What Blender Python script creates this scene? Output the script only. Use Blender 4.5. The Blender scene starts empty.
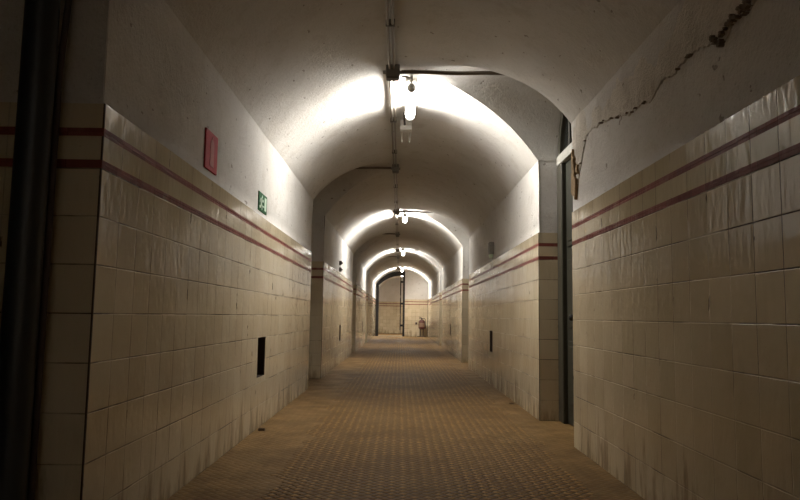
import bpy, bmesh, math, random
from math import sin, cos, pi, sqrt, radians
from mathutils import Vector, Matrix, Euler, noise

random.seed(7)
S = bpy.context.scene
COL = S.collection

# ------------------------------------------------------------------ sizes
XL, XR = -1.249, 1.397            # tiled wall faces
XC = (XL + XR) / 2                # crown line of the vault
HW = (XR - XL) / 2
ZT = 1.877                        # top of the tiling
ZS, ZC = 2.625, 3.32              # springing and crown
RISE = ZC - ZS
RAD = (HW * HW + RISE * RISE) / (2 * RISE)
Y0, YE, YF = -12.0, 34.0, 40.0     # start, cross wall, far wall
GAPS_R = [(5.43, 6.762), (13.687, 15.15), (22.464, 23.80)]
GAPS_L = [(1.33, 2.731), (9.335, 10.829), (17.592, 18.95), (24.541, 25.95)]
RBX, LBX = 1.597, -1.92           # back of the door recesses
SETB = 0.010                      # plaster sits this far behind the tiles

def z_main(x):
    dx = min(abs(x - XC), HW)
    return ZC - RAD + sqrt(RAD * RAD - dx * dx)
def x_off(z):                     # half chord of the vault at height z
    d = z - (ZC - RAD)
    return sqrt(max(0.0, RAD * RAD - d * d))

# ------------------------------------------------------------------ node helper
class NT:
    def __init__(self, name):
        self.m = bpy.data.materials.new(name); self.m.use_nodes = True
        self.t = self.m.node_tree; self.t.nodes.clear()
        self.out = self.t.nodes.new('ShaderNodeOutputMaterial')
        self.b = self.t.nodes.new('ShaderNodeBsdfPrincipled')
        self.t.links.new(self.b.outputs[0], self.out.inputs[0])
    def n(self, typ, **kw):
        nd = self.t.nodes.new(typ)
        for k, v in kw.items(): setattr(nd, k, v)
        return nd
    def put(self, sock, v):
        if isinstance(v, bpy.types.NodeSocket): self.t.links.new(v, sock)
        elif isinstance(v, (tuple, list)):
            sock.default_value = tuple(v) if len(sock.default_value) == len(v) else (*v, 1.0)
        else: sock.default_value = v
    def m_(self, op, a, b=0.0, c=0.0, clamp=False):
        nd = self.n('ShaderNodeMath', operation=op); nd.use_clamp = clamp
        self.put(nd.inputs[0], a); self.put(nd.inputs[1], b); self.put(nd.inputs[2], c)
        return nd.outputs[0]
    def add(self, a, b): return self.m_('ADD', a, b)
    def sub(self, a, b): return self.m_('SUBTRACT', a, b)
    def mul(self, a, b): return self.m_('MULTIPLY', a, b)
    def less(self, a, b): return self.m_('LESS_THAN', a, b)
    def more(self, a, b): return self.m_('GREATER_THAN', a, b)
    def mixf(self, f, a, b):
        nd = self.n('ShaderNodeMix', data_type='FLOAT')
        self.put(nd.inputs[0], f); self.put(nd.inputs[2], a); self.put(nd.inputs[3], b)
        return nd.outputs[0]
    def mixc(self, f, a, b, blend='MIX'):
        nd = self.n('ShaderNodeMix', data_type='RGBA', blend_type=blend)
        self.put(nd.inputs[0], f); self.put(nd.inputs[6], a); self.put(nd.inputs[7], b)
        return nd.outputs[2]
    def ramp(self, v, a, b):      # smooth 0..1 between a and b
        nd = self.n('ShaderNodeMapRange', interpolation_type='SMOOTHSTEP')
        self.put(nd.inputs[0], v); nd.inputs[1].default_value = a; nd.inputs[2].default_value = b
        return nd.outputs[0]
    def xyz(self, x, y, z=0.0):
        nd = self.n('ShaderNodeCombineXYZ')
        for i, v in enumerate((x, y, z)): self.put(nd.inputs[i], v)
        return nd.outputs[0]
    def noise(self, vec, scale, detail=4.0, rough=0.55, dist=0.0):
        nd = self.n('ShaderNodeTexNoise'); self.put(nd.inputs['Vector'], vec)
        nd.inputs['Scale'].default_value = scale; nd.inputs['Detail'].default_value = detail
        nd.inputs['Roughness'].default_value = rough; nd.inputs['Distortion'].default_value = dist
        return nd.outputs[0]
    def rand(self, vec):
        nd = self.n('ShaderNodeTexWhiteNoise', noise_dimensions='3D'); self.put(nd.inputs[0], vec)
        return nd.outputs[0], nd.outputs[1]
    def bump(self, h, strength, dist, prev=None):
        nd = self.n('ShaderNodeBump'); self.put(nd.inputs['Height'], h)
        nd.inputs['Strength'].default_value = strength; nd.inputs['Distance'].default_value = dist
        if prev is not None: self.put(nd.inputs['Normal'], prev)
        return nd.outputs[0]
    def pos(self):
        g = self.n('ShaderNodeNewGeometry'); s = self.n('ShaderNodeSeparateXYZ')
        self.t.links.new(g.outputs['Position'], s.inputs[0])
        q = self.n('ShaderNodeSeparateXYZ'); self.t.links.new(g.outputs['True Normal'], q.inputs[0])
        return g.outputs['Position'], s.outputs, q.outputs
    def set(self, **kw):
        al = dict(color='Base Color', rough='Roughness', normal='Normal', metal='Metallic', spec='Specular IOR Level',
                  emit='Emission Color', power='Emission Strength')
        for k, v in kw.items(): self.put(self.b.inputs[al[k]], v)
        return self.m

def plain(name, color, rough=0.6, metal=0.0, var=0.25, scale=30.0, bump=0.0):
    t = NT(name); P, p, q = t.pos()
    n = t.noise(P, scale, 3)
    c = t.mixc(n, tuple(x * (1 - var) for x in color), tuple(min(1, x * (1 + var)) for x in color))
    kw = dict(color=c, rough=t.mixf(n, max(.05, rough - .08), min(1, rough + .08)), metal=metal)
    if bump: kw['normal'] = t.bump(n, .5, bump)
    return t.set(**kw)

def tile_mat(name, yphase, xphase):
    t = NT(name); P, p, q = t.pos()
    side = t.more(t.m_('ABSOLUTE', q[0]), .5)
    al = t.mixf(side, t.sub(p[0], xphase), t.sub(p[1], yphase))
    u = t.mul(al, 5.0)
    low = t.less(p[2], 1.62)
    v = t.mixf(low, t.add(t.mul(t.sub(p[2], 1.62), 1 / .135), 8.0), t.mul(p[2], 5.0))
    iu, fu = t.m_('FLOOR', u), t.m_('FRACT', u)
    iv, fv = t.m_('FLOOR', v), t.m_('FRACT', v)
    edge = lambda f: t.m_('MINIMUM', f, t.sub(1.0, f))
    du, dv = t.mul(edge(fu), .2), t.mul(edge(fv), .2)
    wob = t.mul(t.sub(t.noise(P, 9.0, 2), .5), .0016)
    d = t.add(t.m_('MINIMUM', t.add(du, .0004), dv), wob)
    grout = t.sub(1.0, t.ramp(d, .0010, .0042))
    corner = t.less(t.m_('ABSOLUTE', al), .007)
    grout = t.m_('MAXIMUM', grout, corner)
    gpatch = t.ramp(t.noise(P, 2.6, 4), .42, .60)
    rv, rc = t.rand(t.xyz(iu, iv, 3.0))
    sc = t.n('ShaderNodeSeparateColor'); t.put(sc.inputs[0], rc)
    r1, r2, r3 = sc.outputs[0], sc.outputs[1], sc.outputs[2]
    # stripes
    s1 = t.less(t.m_('ABSOLUTE', t.sub(p[2], 1.62)), .0175)
    s2 = t.less(t.m_('ABSOLUTE', t.sub(p[2], 1.755)), .0175)
    st = t.m_('MAXIMUM', s1, s2)
    # colours
    c = t.mixc(r1, (.52, .435, .295), (.60, .51, .36))
    stain = t.noise(t.xyz(t.mul(al, 6.0), t.mul(p[2], .8), t.mul(p[0], 3.0)), 1.0, 5, .6)
    c = t.mixc(t.mul(t.ramp(stain, .58, .85), .35), c, (.34, .26, .155))
    blot = t.noise(P, 1.3, 4, .6)
    c = t.mixc(t.mul(t.ramp(blot, .46, .70), .38), c, (.40, .315, .20))
    grime = t.sub(t.noise(t.xyz(t.mul(al, 9.0), t.mul(p[2], 1.6), t.mul(p[0], 2.0)), 1.0, 5, .65), t.mul(p[2], .55))
    c = t.mixc(t.mul(t.ramp(grime, .40, .58), .62), c, (.17, .115, .06))
    fine = t.noise(P, 60.0, 2)
    c = t.mixc(t.mul(t.ramp(fine, .68, .8), .35), c, (.30, .22, .13))
    c = t.mixc(t.mul(grout, t.m_('MAXIMUM', corner, t.mixf(gpatch, .25, 1.0))), c, (.06, .038, .022))
    # hairline chips and dark drips near joints
    chip = t.mul(t.ramp(t.noise(t.xyz(t.mul(al, 9.0), t.mul(p[2], 5.0), t.mul(p[0], 2.0)), 1.0, 3, .6), .655, .69), t.less(t.add(du, t.mul(wob, 6.0)), .010))
    c = t.mixc(t.mul(chip, .85), c, (.07, .045, .028))
    sj = t.less(t.mul(edge(t.m_('FRACT', t.mul(al, 1 / .15))), .15), .0015)
    sr, _ = t.rand(t.xyz(t.m_('FLOOR', t.mul(al, 1 / .15)), iv, 9.0))
    sc_ = t.mixc(sr, (.17, .046, .036), (.24, .080, .062))
    sc_ = t.mixc(t.mul(t.ramp(t.noise(P, 5.0, 4), .56, .7), .5), sc_, (.33, .22, .17))
    sc_ = t.mixc(t.mul(sj, .6), sc_, (.05, .02, .02))
    c = t.mixc(st, c, sc_)
    # glaze relief: every tile leans a little and its glaze undulates
    lean = t.add(t.mul(t.sub(r2, .5), t.sub(fu, .5)), t.mul(t.sub(r3, .5), t.sub(fv, .5)))
    wave = t.noise(t.xyz(t.mul(al, 1.5), t.mul(p[2], .5), t.mul(p[0], 1.0)), 17.0, 2, .45)
    h = t.add(t.add(t.mul(lean, .0038), t.mul(wave, .0034)), t.mul(grout, -.0016))
    nb = t.bump(h, 1.0, 1.0)
    rough = t.add(t.add(.055, t.mul(r1, .06)), t.mul(t.ramp(stain, .45, .8), .12))
    rough = t.m_('MAXIMUM', t.m_('MAXIMUM', rough, t.mul(grout, .8)), t.mul(st, .34))
    return t.set(color=c, rough=rough, normal=nb, spec=t.mixf(st, .34, .05))

def plaster_mat(name, base, dark, rough_scale=1.0):
    t = NT(name); P, p, q = t.pos()
    big = t.noise(P, .9, 5, .6)
    mid = t.noise(P, 5.0, 5, .65)
    fin = t.noise(P, 45.0, 4, .7)
    c = t.mixc(t.mul(t.ramp(big, .40, .75), .55), base, dark)
    c = t.mixc(t.mul(t.ramp(mid, .52, .70), .50), c, dark)
    c = t.mixc(t.mul(t.ramp(fin, .56, .72), .38), c, (.29, .25, .20))
    sp = t.noise(t.xyz(t.mul(p[0], 1.0), t.mul(p[1], .6), p[2]), 16.0, 2, .5)
    pits = t.mul(t.ramp(sp, .70, .74), .65)
    c = t.mixc(pits, c, (.16, .125, .09))
    h = t.add(t.add(t.mul(mid, .014 * rough_scale), t.mul(fin, .0085 * rough_scale)), t.mul(pits, -.006))
    trowel = t.noise(t.xyz(t.mul(p[0], 1.0), t.mul(p[1], 2.5), t.mul(p[2], 1.0)), 3.0, 3, .5, .4)
    h = t.add(h, t.mul(trowel, .007 * rough_scale))
    return t.set(color=c, rough=.92, spec=.25, normal=t.bump(h, .8, 1.0))

def floor_mat():
    t = NT('floor_tile'); P, p, q = t.pos()
    c_ = .048
    wa = t.mul(t.sub(t.noise(P, 9.0, 3), .5), .9); wb = t.mul(t.sub(t.noise(P, 11.3, 3), .5), .9)
    a = t.add(t.mul(t.add(p[0], p[1]), .7071 / c_), wa)
    b = t.add(t.mul(t.sub(p[0], p[1]), .7071 / c_), wb)
    fa, fb = t.m_('FRACT', a), t.m_('FRACT', b)
    ia, ib = t.m_('FLOOR', a), t.m_('FLOOR', b)
    par = t.m_('MODULO', t.m_('ABSOLUTE', t.add(ia, ib)), 2.0)
    r, _ = t.rand(t.xyz(ia, ib, 1.0))
    e = t.m_('MINIMUM', t.m_('MINIMUM', fa, t.sub(1.0, fa)), t.m_('MINIMUM', fb, t.sub(1.0, fb)))
    big = t.noise(P, .8, 5, .6); mid = t.noise(P, 3.5, 5, .65); fin = t.noise(P, 40.0, 3)
    # large slabs carry the pattern, a few of them in another batch of colour
    slab, _ = t.rand(t.xyz(t.m_('FLOOR', t.mul(p[0], 2.5)), t.m_('FLOOR', t.mul(p[1], 2.5)), 5.0))
    c = t.mixc(t.mul(r, .6), (.37, .215, .070), (.25, .14, .045))
    c = t.mixc(t.mul(par, .75), c, (.14, .075, .026))
    c = t.mixc(t.mul(slab, .45), c, (.29, .18, .07))
    c = t.mixc(t.mul(t.sub(1.0, t.ramp(e, .03, .18)), .85), c, (.055, .034, .018))
    # cement border along both walls
    wob = t.mul(t.sub(t.noise(P, 2.6, 5), .5), .55)
    lft = t.less(t.add(p[0], wob), XL + .50); rgt = t.more(t.add(p[0], wob), XR - .26)
    bord = t.m_('MAXIMUM', lft, rgt)
    inr = t.m_('MULTIPLY', t.ramp(mid, .46, .66), .8)
    worn = t.m_('MAXIMUM', bord, inr)
    dirt = t.mixc(t.ramp(mid, .3, .7), (.24, .148, .058), (.13, .075, .028))
    c = t.mixc(t.mul(worn, .8), c, dirt)
    c = t.mixc(t.mul(t.ramp(big, .46, .66), .55), c, (.12, .068, .027))
    pill = t.mul(t.ramp(e, .0, .35), t.sub(1.0, t.mul(worn, .8)))
    lean = t.mul(t.sub(r, .5), t.sub(fa, .5))
    h = t.add(t.add(t.mul(pill, .012), t.mul(fin, .0015)), t.add(t.mul(mid, .006), t.mul(lean, .003)))
    return t.set(color=c, rough=t.mixf(mid, .42, .68), spec=.12, normal=t.bump(h, 1.0, 1.0))

M = {}
M['tile_l'] = tile_mat('wall_tile_left', 2.731, XL)
M['tile_r'] = tile_mat('wall_tile_right', .033, XR)
M['plaster'] = plaster_mat('white_plaster', (.61, .585, .55), (.47, .43, .38))
M['old'] = plaster_mat('flaking_plaster', (.66, .61, .535), (.38, .325, .26), 2.4)
M['ceil'] = plaster_mat('vault_plaster', (.60, .575, .535), (.46, .42, .365), .9)
M['floor'] = floor_mat()
M['mortar'] = plain('exposed_brown_mortar', (.30, .20, .10), .95, var=.5, scale=40, bump=.02)
M['void'] = plain('dark_crack', (.20, .15, .11), .95, var=.5, scale=60)
M['hole'] = plain('vent_inside_brown', (.036, .020, .012), .95)  # dark brown for the inside faces of the wall vents
M['dgreen'] = plain('dark_green_paint', (.030, .030, .020), .5, var=.35, scale=12)
M['jamb'] = plain('worn_green_paint', (.045, .040, .026), .5, var=.4, scale=14)
M['grey_paint'] = plain('grey_paint', (.34, .33, .29), .55)
M['dglass'] = plain('dark_window_glass', (.016, .016, .014), .12)
M['iron'] = plain('black_iron', (.012, .009, .007), .8, var=.4)
M['brass'] = plain('worn_brass', (.35, .25, .11), .4, .9)
M['steel'] = plain('galvanised_steel', (.42, .39, .34), .35, .75)
M['box'] = plain('grey_plastic', (.20, .185, .165), .5)
M['clip'] = plain('dark_steel', (.10, .085, .07), .5, .5)
M['brownpipe'] = plain('brown_pipe_paint', (.15, .118, .088), .4, .2)
M['runpipe'] = plain('dull_pipe_paint', (.24, .205, .165), .4, .3)
M['cap'] = plain('light_grey_plastic', (.62, .60, .56), .45)
M['white'] = plain('white_cable', (.70, .68, .62), .5)
M['drain'] = plain('black_pipe_paint', (.016, .018, .019), .42, var=.4, scale=8)
M['rust'] = plain('brown_cable', (.050, .028, .020), .6)
M['red'] = plain('red_sign', (.44, .020, .028), .8, var=.12)
M['pink'] = plain('faded_white_symbol', (.50, .17, .16), .8, var=.1)
M['green'] = plain('green_sign', (.006, .085, .022), .8, var=.15)
M['signwhite'] = plain('pale_sign_symbol', (.62, .76, .62), .5, var=.08)
M['ext_red'] = plain('dark_red_enamel', (.075, .014, .010), .5, var=.2)
M['ext_label'] = plain('cream_label', (.20, .13, .09), .5)
M['rubber'] = plain('black_rubber', (.018, .013, .011), .6)
M['dirt'] = plain('broken_tile', (.10, .065, .04), .85, bump=.01)
t = NT('lit_tube'); t.set(color=(.9, .9, .88), rough=.4, emit=(1.0, .98, .94), power=16.0); M['tube'] = t.m

# ------------------------------------------------------------------ object helpers
def finish(name, bm, mats, parent=None, smooth=None, recalc=True):
    if recalc: bmesh.ops.recalc_face_normals(bm, faces=bm.faces)
    me = bpy.data.meshes.new(name); bm.to_mesh(me); bm.free()
    for m in (mats if isinstance(mats, (list, tuple)) else [mats]): me.materials.append(m)
    if smooth is not None:
        for f in me.polygons: f.use_smooth = True
        me.set_sharp_from_angle(angle=radians(smooth))
    o = bpy.data.objects.new(name, me); COL.objects.link(o)
    if parent is not None: o.parent = parent
    return o
def tag(o, label, cat, group=None):
    o['label'] = label; o['category'] = cat
    if group: o['group'] = group
    return o
def struct(o, label=None):
    o['kind'] = 'structure'
    if label: o['label'] = label
    return o
def empty(name, loc, label=None, cat=None, group=None):
    o = bpy.data.objects.new(name, None); COL.objects.link(o); o.location = loc
    o.empty_display_size = .1
    if label: tag(o, label, cat, group)
    return o
def box(bm, a, b, bevel=0.0, mi=0):
    a, b = [min(x, y) for x, y in zip(a, b)], [max(x, y) for x, y in zip(a, b)]
    vs = [bm.verts.new((x, y, z)) for x in (a[0], b[0]) for y in (a[1], b[1]) for z in (a[2], b[2])]
    fs = [bm.faces.new([vs[i] for i in q]) for q in ((0,1,3,2),(4,6,7,5),(0,4,5,1),(2,3,7,6),(0,2,6,4),(1,5,7,3))]
    for f in fs: f.material_index = mi
    if bevel:
        es = list({e for f in fs for e in f.edges})
        bmesh.ops.bevel(bm, geom=es, offset=bevel, segments=2, affect='EDGES', profile=.5)
def tube(bm, pts, r, seg=12, cap=True, mi=0):
    pts = [Vector(p) for p in pts]; rs = r if isinstance(r, (list, tuple)) else [r] * len(pts)
    rings = []; up = None
    for i, p in enumerate(pts):
        d = (pts[min(i + 1, len(pts) - 1)] - pts[max(i - 1, 0)])
        if d.length < 1e-9: d = Vector((0, 0, 1))
        d.normalize()
        if up is None:
            up = Vector((0, 0, 1)) if abs(d.z) < .9 else Vector((1, 0, 0))
        sx = d.cross(up); sx.normalize(); up = sx.cross(d)
        rings.append([bm.verts.new(p + (sx * cos(2*pi*k/seg) + up * sin(2*pi*k/seg)) * rs[i]) for k in range(seg)])
    for A, B in zip(rings, rings[1:]):
        for k in range(seg):
            bm.faces.new((A[k], A[(k+1) % seg], B[(k+1) % seg], B[k])).material_index = mi
    if cap:
        bm.faces.new(rings[0][::-1]).material_index = mi; bm.faces.new(rings[-1]).material_index = mi
def lathe(bm, prof, seg=24, axis='Z', at=(0, 0, 0)):
    rings = []
    for r, h in prof:
        ring = []
        for k in range(seg):
            c, s = r * cos(2*pi*k/seg), r * sin(2*pi*k/seg)
            v = (c, s, h) if axis == 'Z' else (c, h, s)
            ring.append(bm.verts.new(Vector(v) + Vector(at)))
        rings.append(ring)
    for A, B in zip(rings, rings[1:]):
        for k in range(seg): bm.faces.new((A[k], A[(k+1) % seg], B[(k+1) % seg], B[k]))
    bm.faces.new(rings[0][::-1]); bm.faces.new(rings[-1])
def prism(bm, poly, ax, lo, hi):
    """poly: 2D outline; ax = axis of extrusion ('X': poly is y,z; 'Y': poly is x,z)"""
    f = (lambda a, b, c: (c, a, b)) if ax == 'X' else (lambda a, b, c: (a, c, b))
    A = [bm.verts.new(f(a, b, lo)) for a, b in poly]; B = [bm.verts.new(f(a, b, hi)) for a, b in poly]
    n = len(poly)
    bm.faces.new(A); bm.faces.new(B[::-1])
    for i in range(n): bm.faces.new((A[i], B[i], B[(i+1) % n], A[(i+1) % n]))

# ------------------------------------------------------------------ vault
def lun(y, g):
    a = (g[1] - g[0]) / 2; s = (y - (g[0] + g[1]) / 2) / a
    return ZS + RISE * sqrt(max(0.0, 1 - s * s))
def wobble(x, y):
    k = max(0.0, 1 - (abs(x - XC) / HW) ** 4)
    return k * (.016 * noise.noise((x * 1.1, y * .9, 3.3)) + .007 * noise.noise((x * 3.1, y * 2.7, 8.1)))
def row_pts(bm, xs, zs, y): return [bm.verts.new((x, y, z)) for x, z in zip(xs, zs)]
def ceiling(name, ya, yb, gaps):
    bm = bmesh.new(); N = 56
    cuts = sorted([(g[0], g[1], s) for s, G in gaps for g in G])
    segs = []; y = ya
    for g0, g1, s in cuts:
        segs.append((y, g0, None)); segs.append((g0, g1, s)); y = g1
    segs.append((y, yb, None))
    for a, b, s in segs:
        rows = []
        if s is None:
            n = max(2, int((b - a) / .12))
            for i in range(n + 1):
                yy = a + (b - a) * i / n
                xs = [XL + (XR - XL) * j / N for j in range(N + 1)]
                rows.append([bm.verts.new((x, yy, z_main(x) + wobble(x, yy))) for x in xs])
        else:
            n = 48; back = RBX + .12 if s == 'R' else LBX - .12
            far, near = (XL, XR) if s == 'R' else (XR, XL)
            for i in range(n + 1):
                yy = (a + b) / 2 - (b - a) / 2 * cos(pi * i / n)
                zl = lun(yy, (a, b))
                xc = XC + (1 if s == 'R' else -1) * min(HW, x_off(zl))
                xs = [far + (xc - far) * j / N for j in range(N + 1)]
                r = [bm.verts.new((x, yy, z_main(x) + wobble(x, yy))) for x in xs]
                zc = z_main(xc) + wobble(xc, yy)
                r += [bm.verts.new((xc + (back - xc) * j / 10, yy, zc + (zl - zc) * j / 10 + .006 * noise.noise((j * .5, yy * 3, 1)) * (j > 0) * sin(pi * i / n))) for j in range(11)]
                rows.append(r)
        for A, B in zip(rows, rows[1:]):
            for j in range(len(A) - 1):
                try: bm.faces.new((A[j], A[j+1], B[j+1], B[j]))
                except ValueError: pass
    bmesh.ops.remove_doubles(bm, verts=bm.verts, dist=.0005)
    bmesh.ops.dissolve_degenerate(bm, edges=bm.edges, dist=.0003)
    o = finish(name, bm, M['ceil'], smooth=28)
    return struct(o)
struct(ceiling('ceiling', Y0, YF, [('R', GAPS_R), ('L', GAPS_L)]), 'white plastered barrel vault with side lunettes along the whole corridor')

# ------------------------------------------------------------------ walls
VENT_L = [(5.95, 6.28, .45, .80), (13.92, 14.23, .48, .81), (22.35, 22.67, .48, .81)]
VENT_R = [(10.14, 10.45, .49, .81), (18.43, 18.74, .50, .82)]
def wall(name, side, segs, gaps, vents, tile, label):
    bm = bmesh.new()
    X = XL if side < 0 else XR; XP = X + side * SETB; BK = LBX if side < 0 else RBX
    def quad(ps, mi):
        f = bm.faces.new([bm.verts.new(p) for p in ps]); f.material_index = mi
    for a, b in segs:
        vs = [v for v in vents if a < v[0] < b]
        ys = sorted({a, b} | {v[0] for v in vs} | {v[1] for v in vs})
        for y1, y2 in zip(ys, ys[1:]):
            hole = next((v for v in vs if abs(v[0] - y1) < 1e-6), None)
            zs = [(0, ZT)] if hole is None else [(0, hole[2]), (hole[3], ZT)]
            for z1, z2 in zs: quad([(X, y1, z1), (X, y2, z1), (X, y2, z2), (X, y1, z2)], 0)
            if hole:
                _, _, h1, h2 = hole; D = X + side * .30
                quad([(D, y1, h1), (D, y2, h1), (D, y2, h2), (D, y1, h2)], 2)
                quad([(X, y1, h1), (X, y2, h1), (D, y2, h1), (D, y1, h1)], 2)
                quad([(X, y1, h2), (X, y2, h2), (D, y2, h2), (D, y1, h2)], 2)
                quad([(X, y1, h1), (X, y1, h2), (D, y1, h2), (D, y1, h1)], 2)
                quad([(X, y2, h1), (X, y2, h2), (D, y2, h2), (D, y2, h1)], 2)
        # plaster above, its lower edge ragged over the top tile course
        n = max(4, int((b - a) / .06)); prev = None
        for i in range(n + 1):
            yy = a + (b - a) * i / n
            col = [bm.verts.new((X, yy, ZT)), bm.verts.new((XP, yy, ZT + .002))]
            for k in range(1, 9):
                zz = ZT + .002 + (ZS + .03 - ZT) * k / 8
                col.append(bm.verts.new((XP - side * SETB * max(0, (k - 5) / 3) + side * .006 * noise.noise((yy * 1.6, zz * 1.6, 4.4 * side)) * (k < 8), yy, zz)))
            if prev:
                for k in range(len(col) - 1):
                    f = bm.faces.new((prev[k], col[k], col[k+1], prev[k+1])); f.material_index = 0 if k == 0 else 1
            prev = col
        for ye in (a, b):      # cheeks of the recesses, set 3 mm in above the tiles
            B2 = BK + side * .12
            quad([(X, ye, 0), (B2, ye, 0), (B2, ye, ZT), (X, ye, ZT)], 0)
            s = .006 if ye == a else -.006
            quad([(X, ye, ZT), (B2, ye, ZT), (B2, ye + s, ZT), (X, ye + s, ZT)], 0)
            quad([(XP, ye + s, ZT), (B2, ye + s, ZT), (B2, ye + s, ZS + .05), (XP, ye + s, ZS + .05)], 1)
    for g in gaps:             # plastered back of the recess, under its lunette
        B2 = BK + side * .11; n = 24
        pts = [(B2, g[0], 0), (B2, g[1], 0)]
        pts += [(B2, (g[0]+g[1])/2 + (g[1]-g[0])/2 * cos(pi*i/n), ZS + (RISE + .02) * sin(pi*i/n)) for i in range(n + 1)]
        quad(pts, 1)
    bmesh.ops.remove_doubles(bm, verts=bm.verts, dist=.0002)
    o = finish(name, bm, [tile, M['plaster'], M['hole']], recalc=False)
    for f in o.data.polygons: f.use_smooth = f.material_index == 1 and abs(f.normal.x) > .5 and abs(f.center.x - XP) < .03
    return struct(o, label)
def segments(gaps):
    out = []; y = Y0
    for a, b in gaps: out.append((y, a)); y = b
    out.append((y, YF)); return out
wall('wall_left', -1, segments(GAPS_L), GAPS_L, VENT_L, M['tile_l'], 'left corridor wall with cream tiles, two maroon stripes and white plaster above')
wall('wall_right', 1, segments(GAPS_R), GAPS_R, VENT_R, M['tile_r'], 'right corridor wall with cream tiles, two maroon stripes and flaking plaster above')

# floor
bm = bmesh.new()
for x in (0,): box(bm, (LBX - .3, Y0 - .1, -.12), (RBX + .3, YF + .2, 0.0))
struct(finish('floor', bm, M['floor']), 'worn brown floor of small diamond tiles')

# end walls behind the camera and at the far end
def vault_poly(x0, x1, drop=0.0, n=20):
    xs = [x0 + (x1 - x0) * i / n for i in range(n + 1)]
    return [(x, z_main(x) + drop) for x in xs]
def end_wall(name, ya, yb, x0, x1, label):
    bm = bmesh.new(); x0b, x1b = (x0 if x0 > XL + .01 else x0 - .1), (x1 if x1 < XR - .01 else x1 + .1)
    prism(bm, [(x1b, 0), (x1b, ZT), (x0b, ZT), (x0b, 0)], 'Y', ya, yb)
    for f in bm.faces: f.material_index = 0
    nf = len(bm.faces)
    bm2 = [(x1, ZT), *[(x, z + .04) for x, z in vault_poly(x1, x0)], (x0, ZT)]
    prism(bm, bm2, 'Y', ya + .006, yb - .006)
    bm.faces.ensure_lookup_table()
    for f in bm.faces[nf:]: f.material_index = 1
    return struct(finish(name, bm, [M['tile_r'], M['plaster']]), label)
end_wall('wall_back', Y0 - .2, Y0, XL, XR, 'tiled wall closing the corridor behind the viewer')
end_wall('wall_far', YF, YF + .2, XL, XR, 'tiled wall seen through the far doorway')
end_wall('wall_end', YE, YE + .15, .235, XR, 'tiled and plastered wall filling the right half of the corridor end')

# lower plaster coat on the near right wall, with a ragged broken edge
bm = bmesh.new()
crack = [(-.6, 2.24), (.8, 2.30), (1.8, 2.27), (2.4, 2.30), (2.56, 2.285), (2.72, 2.276), (2.84, 2.225), (3.08, 2.305), (3.34, 2.292), (3.56, 2.293), (3.65, 2.25),
         (3.84, 2.264), (4.10, 2.29), (4.40, 2.361), (4.75, 2.407), (4.99, 2.405), (5.165, 2.213), (5.29, 2.04), (5.43, 2.02)]
def czat(y):
    for (a, za), (b, zb) in zip(crack, crack[1:]):
        if a <= y <= b: return za + (zb - za) * (y - a) / (b - a)
    return crack[-1][1]
prev = None; nn = 420
for i in range(nn + 1):
    y = -.6 + (5.424 + .6) * i / nn
    z0 = czat(y) + .020 * noise.noise((y * 9, 0, 0)) + .016 * noise.noise((y * 27, 5, 0)) + .012 * noise.noise((y * 80, 9, 0))
    th = .009 + .010 * noise.noise((y * 5, 2, 2))
    col = [bm.verts.new((XR + SETB + .012, y, z0 - .004)), bm.verts.new((XR + SETB - th * .8, y, z0))]
    for k in range(1, 7):
        zz = z0 + (ZS + .004 - z0) * k / 6
        col.append(bm.verts.new((XR + SETB - th * (1 - .45 * k / 6) + .012 * noise.noise((y * 3, zz * 4, 1)) + .005 * noise.noise((y * 14, zz * 14, 1)), y, zz)))
    if prev:
        for k in range(len(col) - 1): bm.faces.new((prev[k], col[k], col[k+1], prev[k+1]))
    prev = col
def blob(y, z, ry, rz, seed, mi, off=.011):
    n = 18; vs = [bm.verts.new((XR + SETB - off, y + ry * cos(2*pi*i/n) * (.7 + .9 * noise.noise((cos(2*pi*i/n) * 1.7 + seed, sin(2*pi*i/n) * 1.7, seed))),
                                z + rz * sin(2*pi*i/n) * (.7 + .9 * noise.noise((cos(2*pi*i/n) * 1.7, sin(2*pi*i/n) * 1.7 + seed, seed * 2))))) for i in range(n)]
    vs2 = [bm.verts.new((XR + SETB + .01, v.co.y, v.co.z)) for v in vs]
    bm.faces.new(vs).material_index = mi
    for i in range(n): bm.faces.new((vs[i], vs2[i], vs2[(i+1) % n], vs[(i+1) % n])).material_index = mi
blob(5.33, 2.12, .075, .15, 1.3, 1, .024); blob(5.25, 2.20, .06, .07, 4.1, 1, .023); blob(5.36, 2.30, .04, .09, 6.1, 1, .024)
rb = random.Random(11)
for i in range(34):
    y = 2.58 + .33 * rb.random(); blob(y, czat(y) + .05 * (rb.random() - .35), .008 + .012 * rb.random(), .006 + .012 * rb.random(), i * 1.7, 2, .028)
for i in range(14):
    y = 3.0 + 2.2 * rb.random(); blob(y, czat(y) - .008 + .016 * rb.random(), .008 + .02 * rb.random(), .003 + .004 * rb.random(), i * 2.3, 2, .020)
struct(finish('trim_1', bm, [M['old'], M['mortar'], M['void']], smooth=45), 'rough flaking coat of plaster under the springing of the near right vault')

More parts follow.
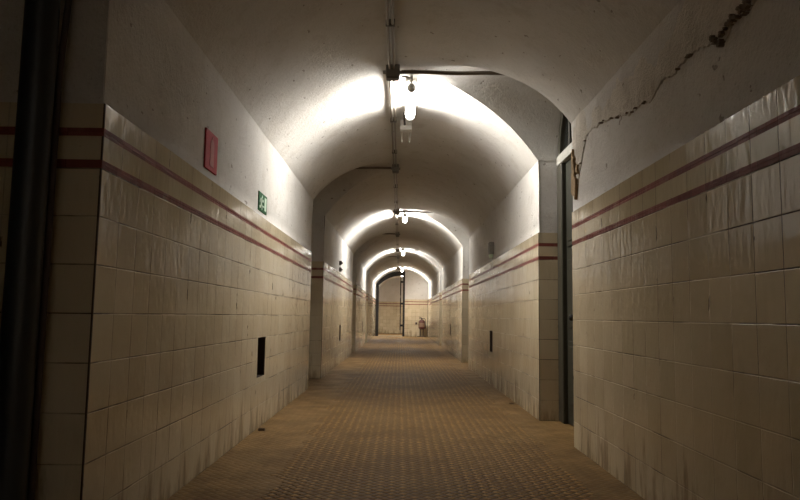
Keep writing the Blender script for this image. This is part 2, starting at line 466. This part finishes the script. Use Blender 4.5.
# ------------------------------------------------------------------ doors in the recesses
def door(name, g, side, label):
    root = empty(name, ((RBX if side > 0 else LBX), (g[0] + g[1]) / 2, 0)); struct(root, label)
    W = (g[1] - g[0]) / 2 - .012          # half width, local y; local x points into the wall
    sx = side
    def part(nm, bm, mat, par=root, sm=None):
        return finish(nm, bm, mat, par, smooth=sm)
    jw, hT = .19, 2.56
    bm = bmesh.new()
    for s in (-1, 1): box(bm, (-sx * .012, s * W, 0.002), (sx * .09, s * (W - jw), hT), .012)
    n = 20; arch = []
    for i in range(n + 1):
        a = pi * i / n
        arch.append((W * cos(a), ZS + (RISE - .035) * sin(a)))
    inner = [((W - .09) * cos(pi * i / n), ZS + (RISE - .11) * sin(pi * i / n)) for i in range(n + 1)]
    for i in range(n):
        prism(bm, [arch[i], arch[i+1], inner[i+1], inner[i]], 'X', 0.0, sx * .08)
    part('door_frame', bm, M['jamb'])
    bm = bmesh.new(); box(bm, (-sx * .014, -W, hT), (sx * .085, W, hT + .10), .008)
    tb = part('transom_bar', bm, M['grey_paint']); tb['label'] = 'pale grey transom bar'
    bm = bmesh.new()
    prism(bm, [(W - .09, hT + .10), *inner, (-(W - .09), hT + .10)], 'X', sx * .04, sx * .05)
    part('transom_window', bm, M['dglass'])
    bm = bmesh.new()
    for k in (-1, 0, 1): box(bm, (sx * .02, k * .27 - .014, hT + .10), (sx * .06, k * .27 + .014, ZS + (RISE - .10) * sqrt(1 - (k * .27 / W) ** 2)), .003)
    part('glazing_bar', bm, M['jamb'])
    for s in (-1, 1):
        bm = bmesh.new(); y1, y2 = s * .004, s * (W - jw)
        box(bm, (sx * .035, y1, .012), (sx * .08, y2, hT - .003), .004)
        ya, yb = sorted((y1, y2))
        for z1, z2 in ((.16, .80), (.92, 1.58), (1.70, 2.42)):
            box(bm, (sx * .022, ya + .07, z1), (sx * .05, yb - .07, z2), .012)
            box(bm, (sx * .014, ya + .11, z1 + .05), (sx * .05, yb - .11, z2 - .05), .01)
        leaf = part('door_leaf', bm, M['dgreen'])
        if s > 0:
            bm = bmesh.new()
            lathe(bm, [(.012, 0), (.012, .04), (.028, .05), (.03, .07), (.018, .085)], 16, 'Z')
            for v in bm.verts: v.co = Vector((sx * .035 - sx * v.co.z, y1 + .045 + v.co.x, 1.02 + v.co.y))
            finish('knob', bm, M['iron'], leaf, smooth=40)
    return root
k = 1
for g in GAPS_R:
    door('door_%d' % k, g, 1, ['dark green double door in the nearest right recess under a grey transom', 'dark double door in the second recess of the right wall', 'dark double door in the farthest recess of the right wall'][k - 1]); k += 1
for i, g in enumerate(GAPS_L):
    door('door_%d' % k, g, -1, ['dark double door behind the black drain pipe on the left', 'dark double door in the recess just past the green sign', 'dark double door in the third left recess', 'dark double door in the last left recess'][i]); k += 1

# arched iron doorway in the left half of the corridor end
root = empty('door_%d' % k, (0, YE, 0)); struct(root, 'black arched door frame with one open leaf at the corridor end')
bm = bmesh.new()
XA = XL + .012
box(bm, (XA, -.06, .002), (XA + .15, .10, 2.60), .006)
box(bm, (.135, -.06, .002), (.232, .10, 3.26), .006)
xs = [XA + (.232 - XA) * i / 28 for i in range(29)]
for a, b in zip(xs, xs[1:]):
    prism(bm, [(a, z_main(a) - .015), (b, z_main(b) - .015), (b, z_main(b) - .25), (a, z_main(a) - .25)], 'Y', -.06, .10)
finish('door_frame', bm, M['iron'], root)
bm = bmesh.new()
box(bm, (.0, .02, .14), (.035, 1.20, 2.98), .004)
for z1, z2 in ((.3, 1.0), (1.15, 1.95), (2.1, 2.8)): box(bm, (-.012, .12, z1), (.04, 1.10, z2), .008)
for z in (.5, 1.6, 2.7): box(bm, (.0, .0, z), (.15, .04, z + .10))
leaf = finish('door_leaf', bm, M['iron'], root)
bm = bmesh.new(); tube(bm, [(.0, 1.12, 1.05), (-.05, 1.12, 1.05), (-.05, 1.0, 1.05)], .011); finish('handle', bm, M['brass'], leaf, smooth=40)
# threshold step in that doorway
bm = bmesh.new(); box(bm, (XL, YE - .02, -.01), (.235, YE + .16, .03), .006)
struct(finish('trim_2', bm, M['grey_paint']), 'low stone threshold under the far arched doorway')

# ------------------------------------------------------------------ vault conduits
LAMP_W, LAMP_SPREAD = 10.5, 130
LAMPS = [6.26, 14.38, 22.75, 31.45, 35.3]
BOXES = [5.99, 14.26, 22.63, 31.36] + [(g[0] + g[1]) / 2 - .05 for g in GAPS_L[1:]]
def conduit(x, label):
    root = empty('conduit_pipe', (x, 0, 3.27), label, 'pipe', 'parallel conduits along the vault crown')
    ends = [Y0 + .01] + sorted(BOXES) + [YE - .1]
    for a, b in zip(ends, ends[1:]):
        a += .057; b -= .057; n = max(3, int((b - a) / .3))
        bm = bmesh.new(); tube(bm, [(0, y, .004 * sin(y * .8 + x * 40)) for y in [a + (b - a) * i / n for i in range(n + 1)]], .0115, 10)
        finish('pipe', bm, M['runpipe'], root, smooth=50)
    bm = bmesh.new()
    box(bm, (-.018, -.012, -.016), (.018, .012, .05), .003)
    c0 = finish('clip', bm, M['clip'], root)
    ys = [.9, 2.95, 5.01, 7.6, 9.1, 11.6, 13.2, 16.4, 18.9, 21.2, 25.4, 28.0, 30.2]
    c0.location = (0, ys[0], .0)
    for y in ys[1:]:
        c = c0.copy(); COL.objects.link(c); c.parent = root; c.location = (0, y, 0)
conduit(-.128, 'thin metal conduit along the vault crown, left of the pair')
conduit(-.092, 'thin metal conduit along the vault crown, right of the pair nearest the lamps')

LOC = ['nearest', 'second', 'third', 'fourth', 'farthest']
def junction(y, label, x=-.10, s=1.0):
    root = empty('junction_box', (x, y, 3.22), label, 'junction box', 'junction boxes on the vault conduits')
    bm = bmesh.new(); box(bm, (-.065 * s, -.055, -.025), (.065 * s, .055, .09), .008); 
    for sx in (-1, 1): tube(bm, [(sx * .06 * s, 0, .03), (sx * .09 * s, 0, .03)], .018, 12)
    finish('housing', bm, M['box'], root)
    bm = bmesh.new(); box(bm, (-.058 * s, -.048, -.036), (.058 * s, .048, -.024), .005)
    lid = finish('lid', bm, M['clip'], root)
    return root
def lamp(y, label, L=.90, spread=None, power=1.0):
    x, z, r = .077, 3.20, .052
    root = empty('tube_lamp', (x, y, z), label, 'lamp', 'tubular lamps under the vault crown')
    bm = bmesh.new(); prof = [(r * .55, 0), (r * .9, .008), (r, .03), (r, L - .05), (r * .93, L - .02), (r * .7, L)]
    lathe(bm, prof, 28, 'Y')
    o = finish('glass_tube', bm, M['tube'], root, smooth=50)
    bm = bmesh.new(); lathe(bm, [(.016, -.075), (.024, -.07), (.027, -.045), (.040, -.025), (.045, -.012), (.045, .004), (.03, .004)], 24, 'Y')
    finish('end_cap', bm, M['cap'], root, smooth=40)
    bm = bmesh.new(); lathe(bm, [(.030, L - .012), (.050, L - .012), (.052, L + .03), (.03, L + .045)], 24, 'Y')
    finish('end_cap', bm, M['cap'], root, smooth=40)
    for yy in (-.012, L + .012):
        bm = bmesh.new(); box(bm, (-.014, yy - .011, .03), (.014, yy + .011, .115), .002)
        finish('bracket', bm, M['cap'], root)
    bm = bmesh.new(); box(bm, (-.05, .03, .066), (.05, L - .04, .092), .006)
    finish('batten', bm, M['cap'], root)
    bm = bmesh.new()
    pts = [(-.100, -.27, .010), (-.06, -.265, .014), (-.03, -.25, .013), (-.006, -.22, .008), (0, -.17, .003), (0, -.12, .0), (0, -.07, 0)]
    tube(bm, pts, .008, 8); finish('cable', bm, M['white'], root, smooth=60)
    for i in range(8):
        a = 2 * pi * (i + .5) / 8
        if sin(a) > .9: continue        # the batten closes the tube off towards the vault
        ld = bpy.data.lights.new('tube_light', 'AREA'); ld.shape = 'RECTANGLE'; ld.size = .040; ld.size_y = L - .06
        ld.energy = LAMP_W * power; ld.color = (1.0, .975, .925); ld.spread = radians(spread or LAMP_SPREAD)
        lo = bpy.data.objects.new('tube_light', ld); COL.objects.link(lo); lo.parent = root
        lo.location = ((r + .004) * cos(a), L / 2, (r + .004) * sin(a))
        lo.rotation_euler = Matrix(((-sin(a), 0, -cos(a)), (0, 1, 0), (cos(a), 0, -sin(a)))).to_euler()
    return root
def side_pipe(y, x0, x1, label):
    bm = bmesh.new(); tube(bm, [(x0 + (x1 - x0) * i / 16, y, 3.255 + .004 * sin(i)) for i in range(17)], .019, 12)
    tag(finish('side_conduit', bm, M['brownpipe'], smooth=50), label, 'pipe', 'conduits running from the crown into the side recesses')
for i, y in enumerate(LAMPS):
    lamp(y, ['nearest glowing tube lamp under the vault crown, large and bright', 'second glowing tube lamp along the vault, half hidden behind its end cap', 'third glowing tube lamp along the vault, before the far arches',
             'fourth glowing tube lamp, just in front of the corridor end wall', 'small glowing lamp seen through the far arched doorway'][i], spread=150 if i > 2 else None, power=(1.0, 1.35, 1.5, 2.3, 3.2)[i])
    if i < 4: junction(BOXES[i], ['grey junction box beside the nearest tube lamp', 'grey junction box beside the second tube lamp', 'grey junction box beside the third tube lamp', 'tiny grey junction box beside the fourth tube lamp'][i])
lamp(-5.0, 'glowing tube lamp under the vault behind the viewer')
for i, g in enumerate(GAPS_R):
    side_pipe(5.99 if i == 0 else BOXES[i], -.02, RBX + .08, ['conduit from the nearest lamp across to the right door recess', 'conduit from the second lamp across to the right', 'conduit from the third lamp across to the right'][i])
for i, g in enumerate(GAPS_L[1:]):
    y = (g[0] + g[1]) / 2 - .05
    side_pipe(y, -.17, LBX - .08, ['conduit leaving the crown leftwards past the first lamp', 'conduit leaving the crown leftwards past the second lamp', 'conduit leaving the crown leftwards past the third lamp'][i])
    junction(y, ['small grey junction box on the crown between the first two lamps', 'small grey junction box on the crown between the second and third lamps', 'small grey junction box on the crown past the third lamp'][i], -.10, .8)

# small device past the first lamp
root = empty('emergency_light', (.037, 7.72, 3.20), 'small grey metal box with two prongs on the vault past the nearest lamp', 'fixture')
bm = bmesh.new(); box(bm, (-.068, -.05, -.01), (.068, .07, .04), .006); box(bm, (-.068, -.035, .045), (.068, .06, .115), .006)
finish('housing', bm, M['cap'], root)
for s in (-1, 1):
    bm = bmesh.new(); tube(bm, [(s * .05, .06, .02), (s * .05, .10, -.02), (s * .047, .12, -.07), (s * .044, .12, -.12)], [.012, .011, .010, .008], 10)
    finish('prong', bm, M['steel'], root, smooth=50)
bm = bmesh.new(); tube(bm, [(-.02, -.30, .09), (-.02, -.18, .06), (-.015, -.05, .05)], .012, 10); box(bm, (-.035, -.31, .07), (.0, -.27, .115), .004)
finish('cable_clamp', bm, M['clip'], root)

# ------------------------------------------------------------------ near left drain pipe and cable
root = empty('drain_pipe', (-1.445, 2.56, 0), 'thick black vertical drain pipe at the near left corner', 'pipe')
bm = bmesh.new(); tube(bm, [(0, 0, z) for z in (0.0, .5, 1.2, 2.0, 2.9)], .063, 28); finish('pipe', bm, M['drain'], root, smooth=50)
for z in (.22,):
    bm = bmesh.new(); lathe(bm, [(.063, z - .055), (.076, z - .05), (.076, z + .05), (.071, z + .062), (.063, z + .066)], 28); finish('collar', bm, M['drain'], root, smooth=40)
bm = bmesh.new(); pts = [(-1.372, 2.64, 3.0), (-1.376, 2.64, 2.45), (-1.386, 2.64, 2.25), (-1.398, 2.64, 2.05), (-1.402, 2.64, 1.9), (-1.402, 2.64, 1.0), (-1.402, 2.64, .0)]
tube(bm, pts, .013, 12); tag(finish('cable', bm, M['rust'], smooth=60), 'thin brown cable running down beside the black drain pipe', 'cable')

# ------------------------------------------------------------------ signs on the left wall
XS = XL - SETB
def plate(bm, y0, y1, z0, z1, x0, x1, bev=.003): box(bm, (x0, y0, z0), (x1, y1, z1), bev)
root = empty('fire_sign', (XS, 4.30, 2.058), 'red upright rectangular sign with pale symbol on the left wall', 'sign')
bm = bmesh.new(); plate(bm, -.135, .135, -.125, .130, -.006, .010); finish('sign_plate', bm, M['red'], root)
bm = bmesh.new()
prism(bm, [(-.040, -.095), (.042, -.095), (.042, .055), (.030, .075), (.012, .082), (.012, .100), (-.010, .100), (-.010, .082), (-.028, .075), (-.040, .055)], 'X', .010, .013)
s = finish('symbol', bm, M['pink'], root); s['label'] = 'faded pale extinguisher symbol'
root = empty('exit_sign', (XS, 5.96, 2.003), 'green emergency exit sign with white running figure on the left wall', 'sign')
bm = bmesh.new(); plate(bm, -.175, .175, -.082, .084, -.006, .010); finish('sign_plate', bm, M['green'], root)
bm = bmesh.new(); plate(bm, .055, .135, -.060, .060, .0105, .0125, 0); s = finish('door_symbol', bm, M['signwhite'], root); s['label'] = 'white door'
bm = bmesh.new()
def stroke(pts, w):
    for (a, b), (c, d) in zip(pts, pts[1:]):
        v = Vector((c - a, d - b)); nrm = Vector((-v.y, v.x)).normalized() * w
        e = v.normalized() * w * .5
        prism(bm, [(a - e.x + nrm.x, b - e.y + nrm.y), (c + e.x + nrm.x, d + e.y + nrm.y), (c + e.x - nrm.x, d + e.y - nrm.y), (a - e.x - nrm.x, b - e.y - nrm.y)], 'X', .0105, .0125)
prism(bm, [(-.045 + .016 * cos(2*pi*i/12), .050 + .014 * sin(2*pi*i/12)) for i in range(12)], 'X', .0105, .0125)
stroke([(-.060, .028), (-.085, -.012)], .019)
stroke([(-.062, .022), (-.015, .010), (.012, .026)], .009)
stroke([(-.070, .026), (-.115, .022), (-.135, -.004)], .009)
stroke([(-.085, -.012), (-.045, -.034), (-.050, -.062)], .011)
stroke([(-.088, -.012), (-.105, -.046), (-.145, -.050)], .011)
stroke([(-.015, -.030), (.040, -.030)], .007)
s = finish('running_figure', bm, M['signwhite'], root); s['label'] = 'white running figure'

# wall boxes
root = empty('lantern_box', (XR + SETB, 10.12, 2.03), 'small dark wall lantern with pale lower end on the second right wall', 'wall fixture')
bm = bmesh.new(); box(bm, (-.075, -.06, -.065), (.0, .06, .12), .010); finish('housing', bm, M['box'], root)
bm = bmesh.new(); lathe(bm, [(.030, -.065), (.034, -.085), (.028, -.110), (.010, -.122)], 16, 'Z', (-.04, 0, 0)); s = finish('glass', bm, M['signwhite'], root, smooth=50); s['label'] = 'pale glass end'
bm = bmesh.new(); tube(bm, [(-.008, .05, -.06), (-.008, .05, -.28)], .008, 8); finish('conduit', bm, M['steel'], root)
for z, lab in ((2.075, 'small dark switch box on second left wall, upper of two'), (1.94, 'small dark switch box on second left wall, lower of two')):
    root = empty('switch_box', (XL - SETB, 13.65, z), lab, 'switch', 'switch boxes on the second left wall')
    bm = bmesh.new(); box(bm, (0, -.045, -.045), (.05, .045, .045), .008); finish('housing', bm, M['clip'], root)
    bm = bmesh.new(); lathe(bm, [(.022, 0), (.022, .012), (.010, .022)], 14)
    for v in bm.verts: v.co = Vector((.05 + v.co.z, v.co.x, v.co.y))
    finish('knob', bm, M['rubber'], root)

# ------------------------------------------------------------------ corridor end: extinguisher and call button
root = empty('fire_extinguisher', (1.10, YE - .28, 0), 'dark red fire extinguisher on a floor stand at the corridor end', 'fire extinguisher')
bm = bmesh.new(); box(bm, (-.22, -.15, 0), (.20, .15, .035), .008)
for s in (-1, 1): tube(bm, [(s * .075, .02, .03), (s * .075, .02, .40)], .024, 12)
box(bm, (-.12, -.10, .37), (.12, .12, .40), .005)
finish('stand', bm, M['rust'], root)
bm = bmesh.new(); lathe(bm, [(.13, .40), (.160, .42), (.165, .46), (.165, .74), (.15, .79), (.10, .835), (.04, .85), (.04, .88)], 28); finish('cylinder', bm, M['ext_red'], root, smooth=40)
bm = bmesh.new()
n = 14; A = [(.1665 * cos(radians(-140 + 100 * i / n)), .1665 * sin(radians(-140 + 100 * i / n))) for i in range(n + 1)]
lo = [bm.verts.new((x, y, .50)) for x, y in A]; hi = [bm.verts.new((x, y, .70)) for x, y in A]
for i in range(n): bm.faces.new((lo[i], lo[i+1], hi[i+1], hi[i]))
s = finish('paper_label', bm, M['ext_label'], root); s['label'] = 'cream printed label'
bm = bmesh.new(); box(bm, (-.035, -.035, .87), (.035, .035, .93), .008); tube(bm, [(.0, .0, .93), (-.05, 0, .97), (-.14, 0, .985)], .014, 10); tube(bm, [(0, 0, .91), (-.13, 0, .915)], .012, 10)
finish('valve', bm, M['rubber'], root)
bm = bmesh.new(); tube(bm, [(.03, 0, .90), (.12, -.02, .93), (.18, -.03, .86), (.19, -.03, .70), (.185, -.03, .50), (.17, -.03, .42)], [.015, .015, .015, .015, .018, .026], 12)
finish('hose', bm, M['rubber'], root, smooth=60)
root = empty('call_button', (.83, YE, .665), 'small dark call button box on the end wall left of extinguisher', 'call button')
bm = bmesh.new(); box(bm, (-.05, -.05, -.055), (.05, .008, .055), .008); finish('housing', bm, M['clip'], root)
bm = bmesh.new(); lathe(bm, [(.026, -.062), (.026, -.05)], 16, 'Y'); s = finish('button', bm, M['ext_red'], root); s['label'] = 'dark red button'

# broken tile chips at the foot of the walls
def chip(loc, s, seed, label):
    rnd = random.Random(seed); bm = bmesh.new()
    pts = [(s * (.7 + .5 * rnd.random()) * cos(2*pi*i/7), s * .75 * (.7 + .5 * rnd.random()) * sin(2*pi*i/7)) for i in range(7)]
    A = [bm.verts.new((x, y, 0)) for x, y in pts]; B = [bm.verts.new((x * .85, y * .85, s * (.35 + .3 * rnd.random()))) for x, y in pts]
    bm.faces.new(A[::-1]); bm.faces.new(B)
    for i in range(7): bm.faces.new((A[i], A[(i+1) % 7], B[(i+1) % 7], B[i]))
    o = finish('tile_chip', bm, M['dirt']); o.location = loc
    tag(o, label, 'debris', 'broken chips at the foot of the walls')
chip((-1.19, 5.95, 0), .040, 3, 'dark broken chip at the foot of the left wall below the nearest vent')
chip((1.33, 8.02, 0), .030, 5, 'dark broken chip at the foot of the second right wall')

# ------------------------------------------------------------------ camera, world, view
cam = bpy.data.cameras.new('camera'); co = bpy.data.objects.new('camera', cam); COL.objects.link(co)
cam.sensor_width = 36.0; cam.lens = 36.0 * 668.8 / 800; cam.clip_start = .05; cam.clip_end = 200
R = Matrix.Rotation(radians(.083), 3, 'Z') @ Matrix.Rotation(radians(90 + 5.664), 3, 'X') @ Matrix.Rotation(radians(.876), 3, 'Z')
co.matrix_world = Matrix.Translation((0, 0, 1.008)) @ R.to_4x4()
S.camera = co
w = bpy.data.worlds.new('world'); S.world = w; w.use_nodes = True
w.node_tree.nodes['Background'].inputs[0].default_value = (.02, .018, .015, 1)
w.node_tree.nodes['Background'].inputs[1].default_value = .2
S.view_settings.view_transform = 'Standard'; S.view_settings.look = 'None'
S.view_settings.exposure = .36; S.view_settings.gamma = 1.0; S.view_settings.use_curve_mapping = False
c = S.cycles
c.use_denoising = True
c.max_bounces = 16; c.diffuse_bounces = 10; c.glossy_bounces = 4
c.sample_clamp_indirect = 8.0
c.use_adaptive_sampling = False
